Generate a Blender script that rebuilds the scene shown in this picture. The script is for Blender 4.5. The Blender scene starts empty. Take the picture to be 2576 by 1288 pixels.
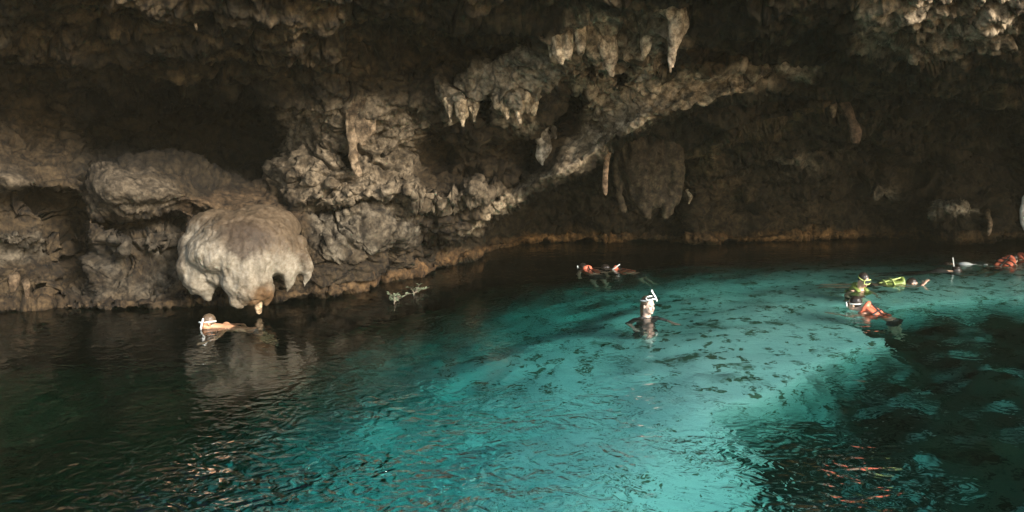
import bpy, bmesh, math, random
import numpy as np
from mathutils import Vector, Matrix

# ------------------------------------------------------------------ camera, sky, sun, exposure
scn = bpy.context.scene
CAMZ = 3.0
F = 2231.0                      # focal length in pixels of a 2576 px wide picture
PITCH = math.radians(8.77)
cam_data = bpy.data.cameras.new("camera")
cam_data.sensor_width = 36.0
cam_data.lens = 36.0 * F / 2576.0
cam_data.clip_start = 0.1
cam_data.clip_end = 2000.0
cam = bpy.data.objects.new("camera", cam_data)
scn.collection.objects.link(cam)
cam.location = (0, 0, CAMZ)
cam.rotation_euler = (math.radians(90) - PITCH, 0, 0)
scn.camera = cam

SUN_EL, SUN_AZ = math.radians(24), math.radians(141)     # azimuth clockwise from +Y
to_sun = Vector((math.sin(SUN_AZ) * math.cos(SUN_EL), math.cos(SUN_AZ) * math.cos(SUN_EL), math.sin(SUN_EL)))
world = bpy.data.worlds.new("World")
scn.world = world
world.use_nodes = True
wn = world.node_tree
sky = wn.nodes.new("ShaderNodeTexSky")
sky.sky_type = 'NISHITA'
sky.sun_disc = False
sky.sun_elevation = SUN_EL
sky.sun_rotation = SUN_AZ
wn.links.new(sky.outputs[0], wn.nodes["Background"].inputs[0])
wn.nodes["Background"].inputs[1].default_value = 0.15
sun_data = bpy.data.lights.new("sun", 'SUN')
sun_data.energy = 5.0
sun_data.angle = math.radians(16)
sun_data.color = (1.0, 0.94, 0.86)
sun = bpy.data.objects.new("sun", sun_data)
scn.collection.objects.link(sun)
sun.rotation_euler = to_sun.to_track_quat('Z', 'Y').to_euler()
sun.location = to_sun * 60
scn.view_settings.view_transform = 'Standard'
scn.view_settings.look = 'None'
scn.view_settings.exposure = 1.12
scn.view_settings.gamma = 1.0
scn.cycles.caustics_refractive = True
scn.cycles.use_guiding = True
scn.cycles.max_bounces = 8
scn.cycles.transparent_max_bounces = 12

# ------------------------------------------------------------------ helpers
C = scn.collection
cp, sp = math.cos(PITCH), math.sin(PITCH)

def W(px, py, depth):
    """world point at world-y = depth seen near pixel (px, py) of a 2576x1288 picture"""
    a = (px - 1288.0) / F
    b = (644.0 - py) / F
    dy = cp + b * sp
    t = depth / dy
    return Vector((a * t, depth, CAMZ + (b * cp - sp) * t))

def WATER(px, py, z=0.0):
    a = (px - 1288.0) / F
    b = (644.0 - py) / F
    t = (z - CAMZ) / (b * cp - sp)
    return Vector((a * t, (cp + b * sp) * t, z))

_rng = np.random.RandomState(7)
_perm = np.concatenate([_rng.permutation(256)] * 3).astype(np.int32)
_g = _rng.normal(size=(256, 3)); _g /= np.linalg.norm(_g, axis=1)[:, None]
_g = _g.astype(np.float32)

def perlin(x, y, z):
    x = np.asarray(x, np.float32); y = np.asarray(y, np.float32); z = np.asarray(z, np.float32)
    xi = np.floor(x).astype(np.int32); yi = np.floor(y).astype(np.int32); zi = np.floor(z).astype(np.int32)
    xf = x - xi; yf = y - yi; zf = z - zi
    u = xf * xf * xf * (xf * (xf * 6 - 15) + 10); v = yf * yf * yf * (yf * (yf * 6 - 15) + 10); w = zf * zf * zf * (zf * (zf * 6 - 15) + 10)
    def c(i, j, k):
        h = _perm[_perm[_perm[(xi + i) & 255] + ((yi + j) & 255)] + ((zi + k) & 255)]
        g = _g[h]
        return g[..., 0] * (xf - i) + g[..., 1] * (yf - j) + g[..., 2] * (zf - k)
    x00 = c(0, 0, 0) * (1 - u) + c(1, 0, 0) * u; x10 = c(0, 1, 0) * (1 - u) + c(1, 1, 0) * u
    x01 = c(0, 0, 1) * (1 - u) + c(1, 0, 1) * u; x11 = c(0, 1, 1) * (1 - u) + c(1, 1, 1) * u
    return ((x00 * (1 - v) + x10 * v) * (1 - w) + (x01 * (1 - v) + x11 * v) * w) * 1.6

def fbm(P, f, octs=4, gain=0.5, s=(1, 1, 1), off=0.0, ridge=False):
    out = 0; a = 1.0
    for k in range(octs):
        n = perlin(P[..., 0] * f * s[0] + off + 13.7 * k, P[..., 1] * f * s[1] + off * 1.7, P[..., 2] * f * s[2] - off + 5.1 * k)
        if ridge: n = 1 - 2 * np.abs(n)
        out = out + a * n
        a *= gain; f *= 2.03
    return out

def sstep(a, b, x):
    t = np.clip((x - a) / (b - a), 0, 1)
    return t * t * (3 - 2 * t)

def poly_sd(X, Y, pts):
    """signed distance (positive inside) to a polygon, vectorised"""
    n = len(pts); d = np.full(X.shape, 1e18, np.float32); inside = np.zeros(X.shape, bool)
    for i in range(n):
        x1, y1 = pts[i]; x2, y2 = pts[(i + 1) % n]
        ex, ey = x2 - x1, y2 - y1
        wx, wy = X - x1, Y - y1
        t = np.clip((wx * ex + wy * ey) / (ex * ex + ey * ey), 0, 1)
        d = np.minimum(d, (wx - t * ex) ** 2 + (wy - t * ey) ** 2)
        c = ((y1 > Y) != (y2 > Y)) & (X < (x2 - x1) * (Y - y1) / ((y2 - y1) if y2 != y1 else 1e-9) + x1)
        inside ^= c
    d = np.sqrt(d)
    return np.where(inside, d, -d)

def line_d(X, Y, pts):
    d = np.full(X.shape, 1e18, np.float32); w = np.zeros(X.shape, np.float32)
    for i in range(len(pts) - 1):
        x1, y1, w1 = pts[i]; x2, y2, w2 = pts[i + 1]
        ex, ey = x2 - x1, y2 - y1
        t = np.clip(((X - x1) * ex + (Y - y1) * ey) / (ex * ex + ey * ey), 0, 1)
        dd = (X - x1 - t * ex) ** 2 + (Y - y1 - t * ey) ** 2
        m = dd < d
        d = np.where(m, dd, d); w = np.where(m, w1 + (w2 - w1) * t, w)
    return np.sqrt(d), w

def gauss(X, Y, cx, cy, rx, ry, ang=0.0, power=2):
    c, s = math.cos(math.radians(ang)), math.sin(math.radians(ang))
    dx, dy = X - cx, Y - cy
    u = (dx * c + dy * s) / rx; v = (-dx * s + dy * c) / ry
    return np.exp(-(u * u + v * v) ** (power / 2))

def tag(o, label=None, cat=None, group=None, kind=None):
    if label: o['label'] = label
    if cat: o['category'] = cat
    if group: o['group'] = group
    if kind: o['kind'] = kind
    return o

def empty(name, loc=(0, 0, 0), rz=0.0):
    o = bpy.data.objects.new(name, None)
    o.empty_display_size = 0.1
    C.objects.link(o); o.location = loc; o.rotation_euler = (0, 0, rz)
    return o

def obj_from(name, verts, faces, mat, parent=None, smooth=True):
    me = bpy.data.meshes.new(name)
    me.from_pydata([tuple(v) for v in verts], [], faces)
    me.update()
    if smooth:
        me.polygons.foreach_set('use_smooth', [True] * len(me.polygons))
    me.materials.append(mat)
    o = bpy.data.objects.new(name, me)
    C.objects.link(o)
    if parent: o.parent = parent
    return o

def grid_mesh(name, P, mat, col=None):
    ny, nx = P.shape[:2]
    me = bpy.data.meshes.new(name)
    me.vertices.add(ny * nx)
    me.vertices.foreach_set('co', P.reshape(-1).astype(np.float32))
    idx = np.arange(ny * nx, dtype=np.int32).reshape(ny, nx)
    q = np.stack([idx[:-1, :-1], idx[1:, :-1], idx[1:, 1:], idx[:-1, 1:]], -1).reshape(-1)
    nf = (ny - 1) * (nx - 1)
    me.loops.add(nf * 4); me.loops.foreach_set('vertex_index', q)
    me.polygons.add(nf)
    me.polygons.foreach_set('loop_start', np.arange(0, nf * 4, 4, dtype=np.int32))
    me.polygons.foreach_set('loop_total', np.full(nf, 4, np.int32))
    me.polygons.foreach_set('use_smooth', np.ones(nf, bool))
    if col is not None:
        a = me.color_attributes.new('mineral_and_shade', 'FLOAT_COLOR', 'POINT')
        rgba = np.ones((ny * nx, 4), np.float32); rgba[:, :3] = col.reshape(-1, 3)
        a.data.foreach_set('color', rgba.reshape(-1))
    me.update(); me.validate()
    me.materials.append(mat)
    o = bpy.data.objects.new(name, me); C.objects.link(o)
    return o

class MB:
    """collects closed blobs (ellipsoids, round cones, tubes) into one mesh"""
    def __init__(s): s.v = []; s.f = []
    def add(s, v, f):
        n = len(s.v); s.v += [Vector(p) for p in v]; s.f += [tuple(i + n for i in q) for q in f]; return s
    def ell(s, c, r, rot=None, seg=16, rings=10):
        v = []; f = []
        R = rot if rot is not None else Matrix.Identity(3)
        c = Vector(c)
        for i in range(rings + 1):
            th = math.pi * i / rings
            for j in range(seg):
                ph = 2 * math.pi * j / seg
                v.append(c + R @ Vector((r[0] * math.sin(th) * math.cos(ph), r[1] * math.sin(th) * math.sin(ph), r[2] * math.cos(th))))
        for i in range(rings):
            for j in range(seg):
                f.append((i * seg + j, (i + 1) * seg + j, (i + 1) * seg + (j + 1) % seg, i * seg + (j + 1) % seg))
        return s.add(v, f)
    def tube(s, pts, rs, seg=10, flat=1.0, up=None):
        """rounded tube through pts with radius per point; flat squeezes along 'up'"""
        P = [Vector(p) for p in pts]
        if not hasattr(rs, '__len__'): rs = [rs] * len(P)
        # rounded ends
        d0 = (P[1] - P[0]).normalized(); d1 = (P[-1] - P[-2]).normalized()
        PP = [P[0] - d0 * rs[0] * 0.98, P[0] - d0 * rs[0] * 0.7] + P + [P[-1] + d1 * rs[-1] * 0.7, P[-1] + d1 * rs[-1] * 0.98]
        RR = [rs[0] * 0.2, rs[0] * 0.71] + list(rs) + [rs[-1] * 0.71, rs[-1] * 0.2]
        v = []; f = []
        ref = Vector(up) if up is not None else None
        last = None
        for i, p in enumerate(PP):
            t = (PP[min(i + 1, len(PP) - 1)] - PP[max(i - 1, 0)]).normalized()
            if ref is not None: a = ref - t * ref.dot(t)
            elif last is None: a = t.orthogonal()
            else: a = last - t * last.dot(t)
            if a.length < 1e-6: a = t.orthogonal()
            a.normalize(); last = a
            b = t.cross(a)
            for j in range(seg):
                ph = 2 * math.pi * j / seg
                v.append(p + (a * math.cos(ph) * flat + b * math.sin(ph)) * RR[i])
        n = len(PP)
        for i in range(n - 1):
            for j in range(seg):
                f.append((i * seg + j, i * seg + (j + 1) % seg, (i + 1) * seg + (j + 1) % seg, (i + 1) * seg + j))
        f.append(tuple(range(seg - 1, -1, -1))); f.append(tuple((n - 1) * seg + j for j in range(seg)))
        return s.add(v, f)
    def build(s, name, mat, parent=None, voxel=None, smooth_it=0, origin=None, noise=None, col=None, deform=None):
        o = obj_from(name, s.v, s.f, mat, None)
        if voxel:
            m = o.modifiers.new('r', 'REMESH'); m.mode = 'VOXEL'; m.voxel_size = voxel; m.use_smooth_shade = True
            if smooth_it:
                q = o.modifiers.new('s', 'SMOOTH'); q.iterations = smooth_it; q.factor = 0.5
            dg = bpy.context.evaluated_depsgraph_get()
            me = bpy.data.meshes.new_from_object(o.evaluated_get(dg))
            old = o.data; o.modifiers.clear(); o.data = me; bpy.data.meshes.remove(old)
            me.name = name
        me = o.data
        if noise or deform or col:
            n = len(me.vertices)
            co = np.empty(n * 3, np.float32); me.vertices.foreach_get('co', co); co = co.reshape(-1, 3)
            nr = np.empty(n * 3, np.float32); me.vertex_normals.foreach_get('vector', nr); nr = nr.reshape(-1, 3)
            base = co.copy()
            if noise: co = co + nr * noise(co)[:, None]
            if deform: co = deform(co)
            me.vertices.foreach_set('co', co.reshape(-1).astype(np.float32))
            if col:
                a = me.color_attributes.new('mineral_and_shade', 'FLOAT_COLOR', 'POINT')
                rgba = np.ones((n, 4), np.float32); rgba[:, :3] = col(base)
                a.data.foreach_set('color', rgba.reshape(-1))
            me.update()
        me.polygons.foreach_set('use_smooth', [True] * len(me.polygons))
        if origin is not None:
            me.transform(Matrix.Translation(-Vector(origin))); o.location = origin
        if parent:
            o.parent = parent
            if origin is None: me.transform(Matrix.Translation(-parent.location))
        return o

# ------------------------------------------------------------------ materials
def new_mat(name):
    m = bpy.data.materials.new(name); m.use_nodes = True
    return m, m.node_tree, m.node_tree.nodes["Principled BSDF"]

def rock_mat(name, fine=1.0, bump=0.6, rough=0.85, lo=(0.13, 0.115, 0.085, 1), hi=(1.55, 1.52, 1.46, 1), lo2=(0.42, 0.38, 0.32, 1)):
    m, nt, b = new_mat(name)
    N, L = nt.nodes, nt.links
    at = N.new("ShaderNodeAttribute"); at.attribute_name = 'mineral_and_shade'
    tc = N.new("ShaderNodeTexCoord")
    n1 = N.new("ShaderNodeTexNoise"); n1.inputs['Scale'].default_value = 9 * fine; n1.inputs['Detail'].default_value = 8; n1.inputs['Roughness'].default_value = 0.68
    L.new(tc.outputs['Object'], n1.inputs['Vector'])
    r = N.new("ShaderNodeValToRGB")
    r.color_ramp.elements[0].position = 0.34; r.color_ramp.elements[0].color = lo
    r.color_ramp.elements[1].position = 0.62; r.color_ramp.elements[1].color = hi
    L.new(n1.outputs['Fac'], r.inputs['Fac'])
    mx = N.new("ShaderNodeMix"); mx.data_type = 'RGBA'; mx.blend_type = 'MULTIPLY'; mx.inputs[0].default_value = 1.0
    L.new(at.outputs['Color'], mx.inputs[6]); L.new(r.outputs['Color'], mx.inputs[7])
    n3 = N.new("ShaderNodeTexNoise"); n3.inputs['Scale'].default_value = 2.6 * fine; n3.inputs['Detail'].default_value = 5; n3.inputs['Roughness'].default_value = 0.7; n3.inputs['Distortion'].default_value = 0.8
    L.new(tc.outputs['Object'], n3.inputs['Vector'])
    r3 = N.new("ShaderNodeValToRGB"); r3.color_ramp.elements[0].position = 0.40; r3.color_ramp.elements[0].color = lo2; r3.color_ramp.elements[1].position = 0.56; r3.color_ramp.elements[1].color = (1.15, 1.12, 1.08, 1)
    L.new(n3.outputs['Fac'], r3.inputs['Fac'])
    m3 = N.new("ShaderNodeMix"); m3.data_type = 'RGBA'; m3.blend_type = 'MULTIPLY'; m3.inputs[0].default_value = 1.0
    L.new(mx.outputs[2], m3.inputs[6]); L.new(r3.outputs['Color'], m3.inputs[7])
    L.new(m3.outputs[2], b.inputs['Base Color'])
    b.inputs['Roughness'].default_value = rough
    b.inputs['Specular IOR Level'].default_value = 0.25
    n2 = N.new("ShaderNodeTexNoise"); n2.inputs['Scale'].default_value = 22 * fine; n2.inputs['Detail'].default_value = 6; n2.inputs['Roughness'].default_value = 0.7
    L.new(tc.outputs['Object'], n2.inputs['Vector'])
    bp = N.new("ShaderNodeBump"); bp.inputs['Strength'].default_value = bump; bp.inputs['Distance'].default_value = 0.06
    L.new(n2.outputs['Fac'], bp.inputs['Height']); L.new(bp.outputs['Normal'], b.inputs['Normal'])
    return m

def plain_mat(name, col, rough=0.5, var=0.12, scale=30, bump=0.0, sss=0.0):
    m, nt, b = new_mat(name)
    N, L = nt.nodes, nt.links
    tc = N.new("ShaderNodeTexCoord")
    n = N.new("ShaderNodeTexNoise"); n.inputs['Scale'].default_value = scale; n.inputs['Detail'].default_value = 4
    L.new(tc.outputs['Object'], n.inputs['Vector'])
    r = N.new("ShaderNodeValToRGB")
    r.color_ramp.elements[0].position = 0.3; r.color_ramp.elements[1].position = 0.7
    r.color_ramp.elements[0].color = tuple(max(0, c * (1 - var)) for c in col) + (1,)
    r.color_ramp.elements[1].color = tuple(min(1, c * (1 + var)) for c in col) + (1,)
    L.new(n.outputs['Fac'], r.inputs['Fac']); L.new(r.outputs['Color'], b.inputs['Base Color'])
    b.inputs['Roughness'].default_value = rough
    if bump:
        bp = N.new("ShaderNodeBump"); bp.inputs['Strength'].default_value = bump; bp.inputs['Distance'].default_value = 0.01
        L.new(n.outputs['Fac'], bp.inputs['Height']); L.new(bp.outputs['Normal'], b.inputs['Normal'])
    return m

M_ROCK = rock_mat("limestone", 1.0, 0.75)
M_FLOW = rock_mat("flowstone", 1.6, 0.25, 0.7, (0.62, 0.58, 0.52, 1), (1.15, 1.14, 1.12, 1), (0.8, 0.77, 0.72, 1))
M_DRIP = rock_mat("dripstone", 1.3, 0.6, 0.75)

# ------------------------------------------------------------------ cave wall and roof
def axis(a, lo, hi, b, fine, coarse):
    return np.concatenate([np.arange(a, lo, coarse), np.arange(lo, hi, fine), np.arange(hi, b, coarse)])

gx = axis(-1500, -50, 2630, 4200, 2.6, 26.0)
gy = axis(-1500, -24, 800, 1500, 2.6, 26.0)
PX, PY = np.meshgrid(gx, gy)
PX = PX.astype(np.float32); PY = PY.astype(np.float32)
Q = np.stack([PX / 100, PY / 100, np.zeros_like(PX)], -1)
# ragged outlines: warp the layout coordinates
wx = 14 * fbm(Q, 1.1, 4, 0.55, off=3.3); wy = 12 * fbm(Q, 1.1, 4, 0.55, off=9.1)
HX, HY = PX + wx * 0.5, PY + wy * 0.5

def rbf(ctrl, smooth=60.0):
    c = np.array(ctrl, np.float64)
    def phi(d2): return np.sqrt(d2 + smooth * smooth)
    A = phi((c[:, None, 0] - c[None, :, 0]) ** 2 + ((c[:, None, 1] - c[None, :, 1]) * 1.3) ** 2)
    n = len(c)
    M = np.zeros((n + 1, n + 1)); M[:n, :n] = A + np.eye(n) * 2.0; M[n, :n] = 1; M[:n, n] = 1
    w = np.linalg.solve(M, np.append(c[:, 2], 0))
    out = np.full(PX.shape, w[n], np.float32)
    for i in range(n):
        out += (w[i] * phi((PX - c[i, 0]) ** 2 + ((PY - c[i, 1]) * 1.3) ** 2)).astype(np.float32)
    return out

def wl(py): return WATER(1288, py).y
ctrlA = [(-1500, 900, 12), (-1500, 300, 13), (-1500, -300, 11), (-1500, -1500, 13),
    (-400, 815, wl(815)), (0, 778, wl(778)), (230, 776, wl(776)), (450, 770, wl(770)), (700, 757, wl(757)), (850, 742, wl(742)),
    (980, 706, wl(706)), (1100, 681, wl(681)), (1170, 652, wl(652)), (1250, 628, wl(628)),
    (0, 1200, 14.5), (1288, 1200, 21), (-1500, 1500, 12), (4200, 1500, 20), (2576, 1200, 22),
    (0, 600, 14.2), (150, 640, 14.9), (300, 600, 14.2), (450, 640, 14.6), (600, 600, 14.8), (850, 640, 15.0), (900, 570, 15.3), (1050, 560, 16.2), (1050, 650, 16.9), (1150, 590, 16.8),
    (780, 500, 15.0), (900, 500, 15.1), (1050, 500, 15.4), (1200, 490, 15.8), (1400, 430, 15.9), (1560, 330, 15.4), (1700, 260, 15.0), (1850, 225, 15.1), (1850, 190, 14.9), (1950, 180, 15.0), (2050, 200, 15.5), (2300, 215, 15.5), (2600, 240, 15.8), (3200, 240, 14.5),
    (-100, 420, 13.6), (0, 430, 13.9), (100, 450, 14.6), (100, 300, 16), (300, 350, 16.8), (450, 330, 17.6), (600, 380, 17.4), (680, 420, 16.6), (450, 440, 15.2), (300, 440, 14.8),
    (880, 260, 14.8), (900, 350, 15.2), (980, 300, 15.1), (1000, 400, 15.4), (720, 420, 15.6), (750, 350, 15.7), (1150, 250, 14.7), (1300, 160, 14.3), (1400, 200, 14.4), (1280, 260, 14.7),
    (1120, 400, 16.4), (1290, 380, 16.8), (1430, 330, 16.3), (1490, 270, 15.4), (1550, 220, 14.9), (1610, 210, 14.7), (1560, 280, 15.2), (1640, 250, 14.9), (1520, 100, 13.9), (1600, 60, 13.6), (1690, 205, 14.6), (1780, 215, 14.9), (1700, 90, 13.3),
    (0, 180, 14.2), (0, 90, 12.9), (300, 220, 14.6), (300, 80, 12.6), (600, 220, 14.9), (600, 100, 12.9), (900, 200, 14.6), (900, 90, 13.2), (1050, 150, 14.8), (1200, 110, 14.2), (1200, 30, 12.4),
    (1500, 10, 12.3), (1850, 110, 14.0), (1900, 20, 12.2), (2030, 130, 13.8), (2150, 60, 11.9), (2300, 120, 12.0), (2300, 30, 11.3), (2500, 120, 12.1), (2500, 30, 11.4), (2300, 180, 13.4), (2576, 190, 14.0), (3000, 150, 12.5), (3000, 0, 10.5),
    (0, -60, 11.4), (600, -60, 11.2), (1288, -60, 11.3), (1900, -60, 11.2), (2576, -60, 10.9),
    (0, -220, 11.2), (1288, -220, 11.1), (2576, -220, 10.8), (0, -600, 12.5), (1288, -600, 12.5), (2576, -600, 12.3), (4200, 600, 14), (4200, 0, 10), (1288, -1500, 15), (4200, -1500, 13)]
ctrlB = [(1180, 640, 18.5), (1250, 625, 20.6), (1340, 611, wl(611)), (1560, 606, wl(606)), (1780, 612, wl(612)), (1900, 608, wl(608)), (2100, 601, wl(601)), (2300, 598, wl(598)), (2576, 605, wl(605)), (3200, 620, 19.5), (4200, 650, 15),
    (1350, 540, 21.0), (1500, 480, 20.0), (1560, 400, 18.6), (1700, 500, 21.0), (1700, 380, 19.2), (1900, 540, 21.8), (1900, 460, 21.0), (1900, 380, 19.6), (2100, 500, 21.6), (2150, 380, 20.2), (2300, 450, 21.5), (2500, 450, 21.4), (2550, 350, 20),
    (1640, 340, 17.2), (1750, 310, 16.6), (1850, 330, 17.4), (1900, 280, 16.6), (2030, 275, 17.0), (2090, 250, 16.6), (2300, 270, 17.0), (2576, 290, 17.4), (3200, 300, 16), (2350, 540, 20.6), (2480, 560, 21), (2400, 500, 21.0),
    (1250, 1200, 23), (2576, 1200, 24), (1288, 0, 14), (2576, 0, 14), (4200, 0, 11), (4200, 1500, 20), (1900, 150, 15.5)]
DA, DB = rbf(ctrlA, 26), rbf(ctrlB, 30)
ALC = [(1150, 1600), (1150, 655), (1192, 606), (1225, 580), (1259, 548), (1319, 510), (1392, 470), (1475, 430), (1525, 372), (1592, 345), (1625, 318), (1717, 288), (1784, 268), (1884, 245), (1950, 236),
       (2084, 222), (2317, 238), (2700, 258), (4300, 300), (4300, 1600)]
sdB = poly_sd(PX + wx * 0.22, PY + wy * 0.22, ALC)
mB = sstep(-5, 9, sdB)
D = DA * (1 - mB) + DB * mB

def bump(cx, cy, rx, ry, amp, ang=0.0, power=2.6):
    global D
    D = D - amp * gauss(HX, HY, cx, cy, rx, ry, ang, power)
def ridge(pts, amp, power=2.0):
    global D
    d, w = line_d(HX, HY, pts)
    D = D - amp * np.exp(-(d / w) ** power)
def pocket(pts, amp, soft=10):
    global D
    D = D + amp * sstep(-soft, soft, poly_sd(PX + wx, PY + wy, pts))

# the diagonal arch rim and its fluted upper flank
ridge([(1140, 600, 26), (1200, 560, 30), (1300, 515, 34), (1390, 455, 34), (1480, 400, 34), (1540, 350, 34), (1620, 300, 30), (1720, 268, 22), (1850, 235, 20), (1960, 215, 16)], 0.55)
# ledge of knobs above the lower wall and the crack beneath it
ridge([(740, 500, 18), (850, 512, 20), (1000, 490, 20), (1100, 492, 22), (1200, 480, 20), (1290, 455, 14)], 0.30)
ridge([(760, 540, 7), (840, 530, 8), (900, 512, 8), (1000, 508, 7), (1060, 520, 7), (1130, 528, 7), (1200, 515, 7), (1260, 490, 6)], -0.55)
rs = random.Random(4)
for i in range(34):
    t = i / 33.0
    bump(740 + 520 * t + rs.uniform(-8, 8), 492 - 18 * math.sin(t * 3) + rs.uniform(-18, 16), rs.uniform(8, 15), rs.uniform(9, 16), rs.uniform(0.06, 0.17))
for i in range(26):
    bump(rs.uniform(720, 1080), rs.uniform(430, 500), rs.uniform(7, 14), rs.uniform(6, 14), rs.uniform(0.04, 0.1))
# lower wall boulders and clefts
bump(930, 565, 55, 38, 0.45, 0); bump(1015, 580, 30, 34, 0.35); bump(860, 610, 50, 30, 0.25)
ridge([(985, 545, 7), (990, 600, 8), (968, 660, 12), (960, 700, 12)], -0.5)
ridge([(1045, 545, 8), (1062, 600, 8), (1075, 650, 8)], -0.35)
# pockets in the middle wall
pocket([(1075, 300), (1110, 250), (1130, 330), (1150, 420), (1260, 440), (1330, 470), (1200, 480), (1100, 470), (1060, 400)], 0.55, 22)
pocket([(1208, 252), (1240, 252), (1252, 300), (1225, 330), (1205, 300)], 0.9, 8)
pocket([(1365, 300), (1440, 225), (1500, 205), (1470, 250), (1430, 300), (1390, 330), (1345, 420), (1300, 440), (1320, 360)], 0.9, 14)
pocket([(866, 246), (874, 300), (868, 360), (880, 410), (892, 430), (876, 425), (860, 380), (858, 300)], 1.1, 5)
pocket([(1020, 262), (1100, 262), (1105, 330), (1070, 330), (1010, 300)], 0.35, 14)
pocket([(1010, 60), (1380, 60), (1350, 100), (1240, 150), (1100, 190), (900, 190), (850, 120)], 0.5, 20)
pocket([(250, 260), (480, 235), (640, 270), (700, 360), (690, 440), (560, 430), (430, 400), (330, 400), (230, 420), (200, 340)], 0.9, 26)
pocket([(1470, 150), (1495, 140), (1510, 175), (1490, 185), (1470, 175)], 0.8, 7)
pocket([(1548, 130), (1600, 100), (1605, 160), (1570, 215), (1545, 200)], 1.0, 8)
pocket([(1655, 60), (1690, 40), (1680, 130), (1690, 180), (1660, 170)], 0.9, 8)
pocket([(1745, 90), (1900, 90), (2100, 120), (2060, 160), (1900, 165), (1760, 150), (1735, 120)], 0.7, 16)
# lower left: mound shoulder, cavity under it, column
bump(330, 470, 110, 55, 0.75, 8, 3); bump(560, 505, 130, 40, 0.6, 12, 3); bump(40, 450, 90, 40, 0.7, 10, 3)
pocket([(70, 500), (160, 480), (210, 520), (205, 600), (150, 620), (110, 560)], 1.0, 14)
pocket([(240, 560), (330, 540), (460, 545), (450, 575), (360, 585), (270, 600)], 0.7, 12)
pocket([(160, 620), (215, 610), (235, 760), (130, 765)], 0.6, 14)
bump(50, 600, 60, 22, 0.4); bump(300, 615, 30, 26, 0.35); bump(390, 610, 30, 24, 0.3)
# alcove: pale ledge, foot bulges, fluted pier
bump(2400, 525, 55, 16, 0.6); bump(2210, 490, 26, 14, 0.4); bump(1990, 400, 36, 16, 0.45); bump(2490, 575, 9, 30, 0.4)
bump(1775, 400, 34, 20, 0.5); ridge([(1745, 490, 24), (1755, 560, 30), (1760, 610, 40)], 0.5)
bump(1900, 500, 40, 40, 0.4); bump(2080, 560, 60, 20, 0.3)
ridge([(1690, 385, 14), (1800, 360, 16), (1900, 315, 16), (2000, 280, 14), (2070, 258, 12)], 0.55)
# waterline shelf on the lit stretches of shore
wlx = [-1500, -400, 0, 230, 450, 700, 850, 980, 1100, 1170, 1250, 1340, 1560, 1780, 1900, 2100, 2300, 2576, 3200, 4200]
wly = [900, 815, 778, 776, 770, 757, 742, 706, 681, 652, 628, 611, 606, 612, 608, 601, 598, 605, 620, 650]
WLY = np.interp(PX, wlx, wly)
above = WLY - PY
D = D + 0.5 * sstep(4, -10, above)              # undercut at and below the water
D = D - 0.22 * np.exp(-((above - 10) / 9.0) ** 2)

# to world space
aa = (PX - 1288.0) / F; bb = (644.0 - PY) / F
dy = cp + bb * sp
T = D / dy
P = np.stack([aa * T, D, CAMZ + (bb * cp - sp) * T], -1).astype(np.float32)

def normals(P):
    gu = np.gradient(P, axis=1); gv = np.gradient(P, axis=0)
    n = np.cross(gu, gv); n /= (np.linalg.norm(n, axis=-1, keepdims=True) + 1e-9)
    tocam = np.array([0, 0, CAMZ]) - P
    s = np.sign((n * tocam).sum(-1, keepdims=True))
    return n * s
Nn = normals(P)
# character zones
Z_smooth = np.clip(gauss(PX, PY, 330, 480, 130, 60) + gauss(PX, PY, 600, 500, 150, 45) + gauss(PX, PY, 40, 450, 100, 60), 0, 1)
Z_pit = sstep(-12, 25, poly_sd(HX, HY, [(2110, -60), (2150, 40), (2135, 110), (2200, 150), (2330, 170), (2420, 165), (2560, 120), (2560, -60)]))
Z_flute = np.clip(gauss(PX, PY, 930, 330, 70, 110) + gauss(PX, PY, 1160, 285, 60, 40) + gauss(PX, PY, 1300, 285, 60, 40) + gauss(PX, PY, 1540, 150, 150, 80) + gauss(PX, PY, 1750, 550, 60, 60), 0, 1)
sdl, _ = line_d(PX, PY, [(1300, 490, 1), (1480, 390, 1), (1620, 290, 1), (1800, 240, 1), (2000, 200, 1)])
Z_beam = np.exp(-(sdl / 60) ** 2)
rough = 1 - 0.85 * Z_smooth
big = 0.30 * fbm(P, 0.55, 3, 0.5, off=1.0)
wpd = np.stack([fbm(P, 0.9, 2, off=81.0), fbm(P, 0.9, 2, off=83.0), fbm(P, 0.9, 2, off=87.0)], -1) * 0.5
mid = 0.17 * fbm(P + wpd, 1.5, 3, 0.5, off=4.0, s=(0.7, 0.7, 1.5))
crk = np.abs(fbm(P + wpd, 1.1, 2, 0.5, off=90.0, s=(0.7, 0.7, 1.3))); crk2 = np.abs(fbm(P + wpd, 2.4, 2, 0.5, off=93.0))
mid = mid - 0.16 * np.exp(-(crk / 0.05) ** 2) - 0.07 * np.exp(-(crk2 / 0.05) ** 2)
fine = 0.05 * fbm(P, 5.5, 4, 0.6, off=2.0) + 0.022 * fbm(P, 6.5, 2, 0.6, off=2.5, ridge=True)
pit = -0.15 * np.clip(fbm(P, 4.2, 2, 0.5, off=6.0) - 0.0, 0, 0.7) - 0.012 * fbm(P, 9, 2, 0.6, off=6.5, ridge=True)
flute = 0.10 * fbm(P, 4.5, 3, 0.6, off=12.0, s=(1, 1, 0.22))
along = P[..., 0:1] * 0.76 + P[..., 2:3] * 0.65
across = -P[..., 0:1] * 0.65 + P[..., 2:3] * 0.76
PB = np.concatenate([along * 0.35, P[..., 1:2] * 0.4, across * 1.6], -1)
beam = 0.10 * fbm(PB, 3.0, 4, 0.6, off=15.0)
rough = rough * (1 - 0.6 * Z_beam)
disp = big * (1 - 0.5 * Z_smooth) * (1 - 0.6 * Z_beam) + rough * (mid + fine) + Z_pit * pit * 1.4 + Z_flute * flute + Z_beam * beam * 0.9
strata = 0.07 * fbm(P, 2.2, 3, 0.55, off=20.0, s=(0.3, 0.3, 2.4))
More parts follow.
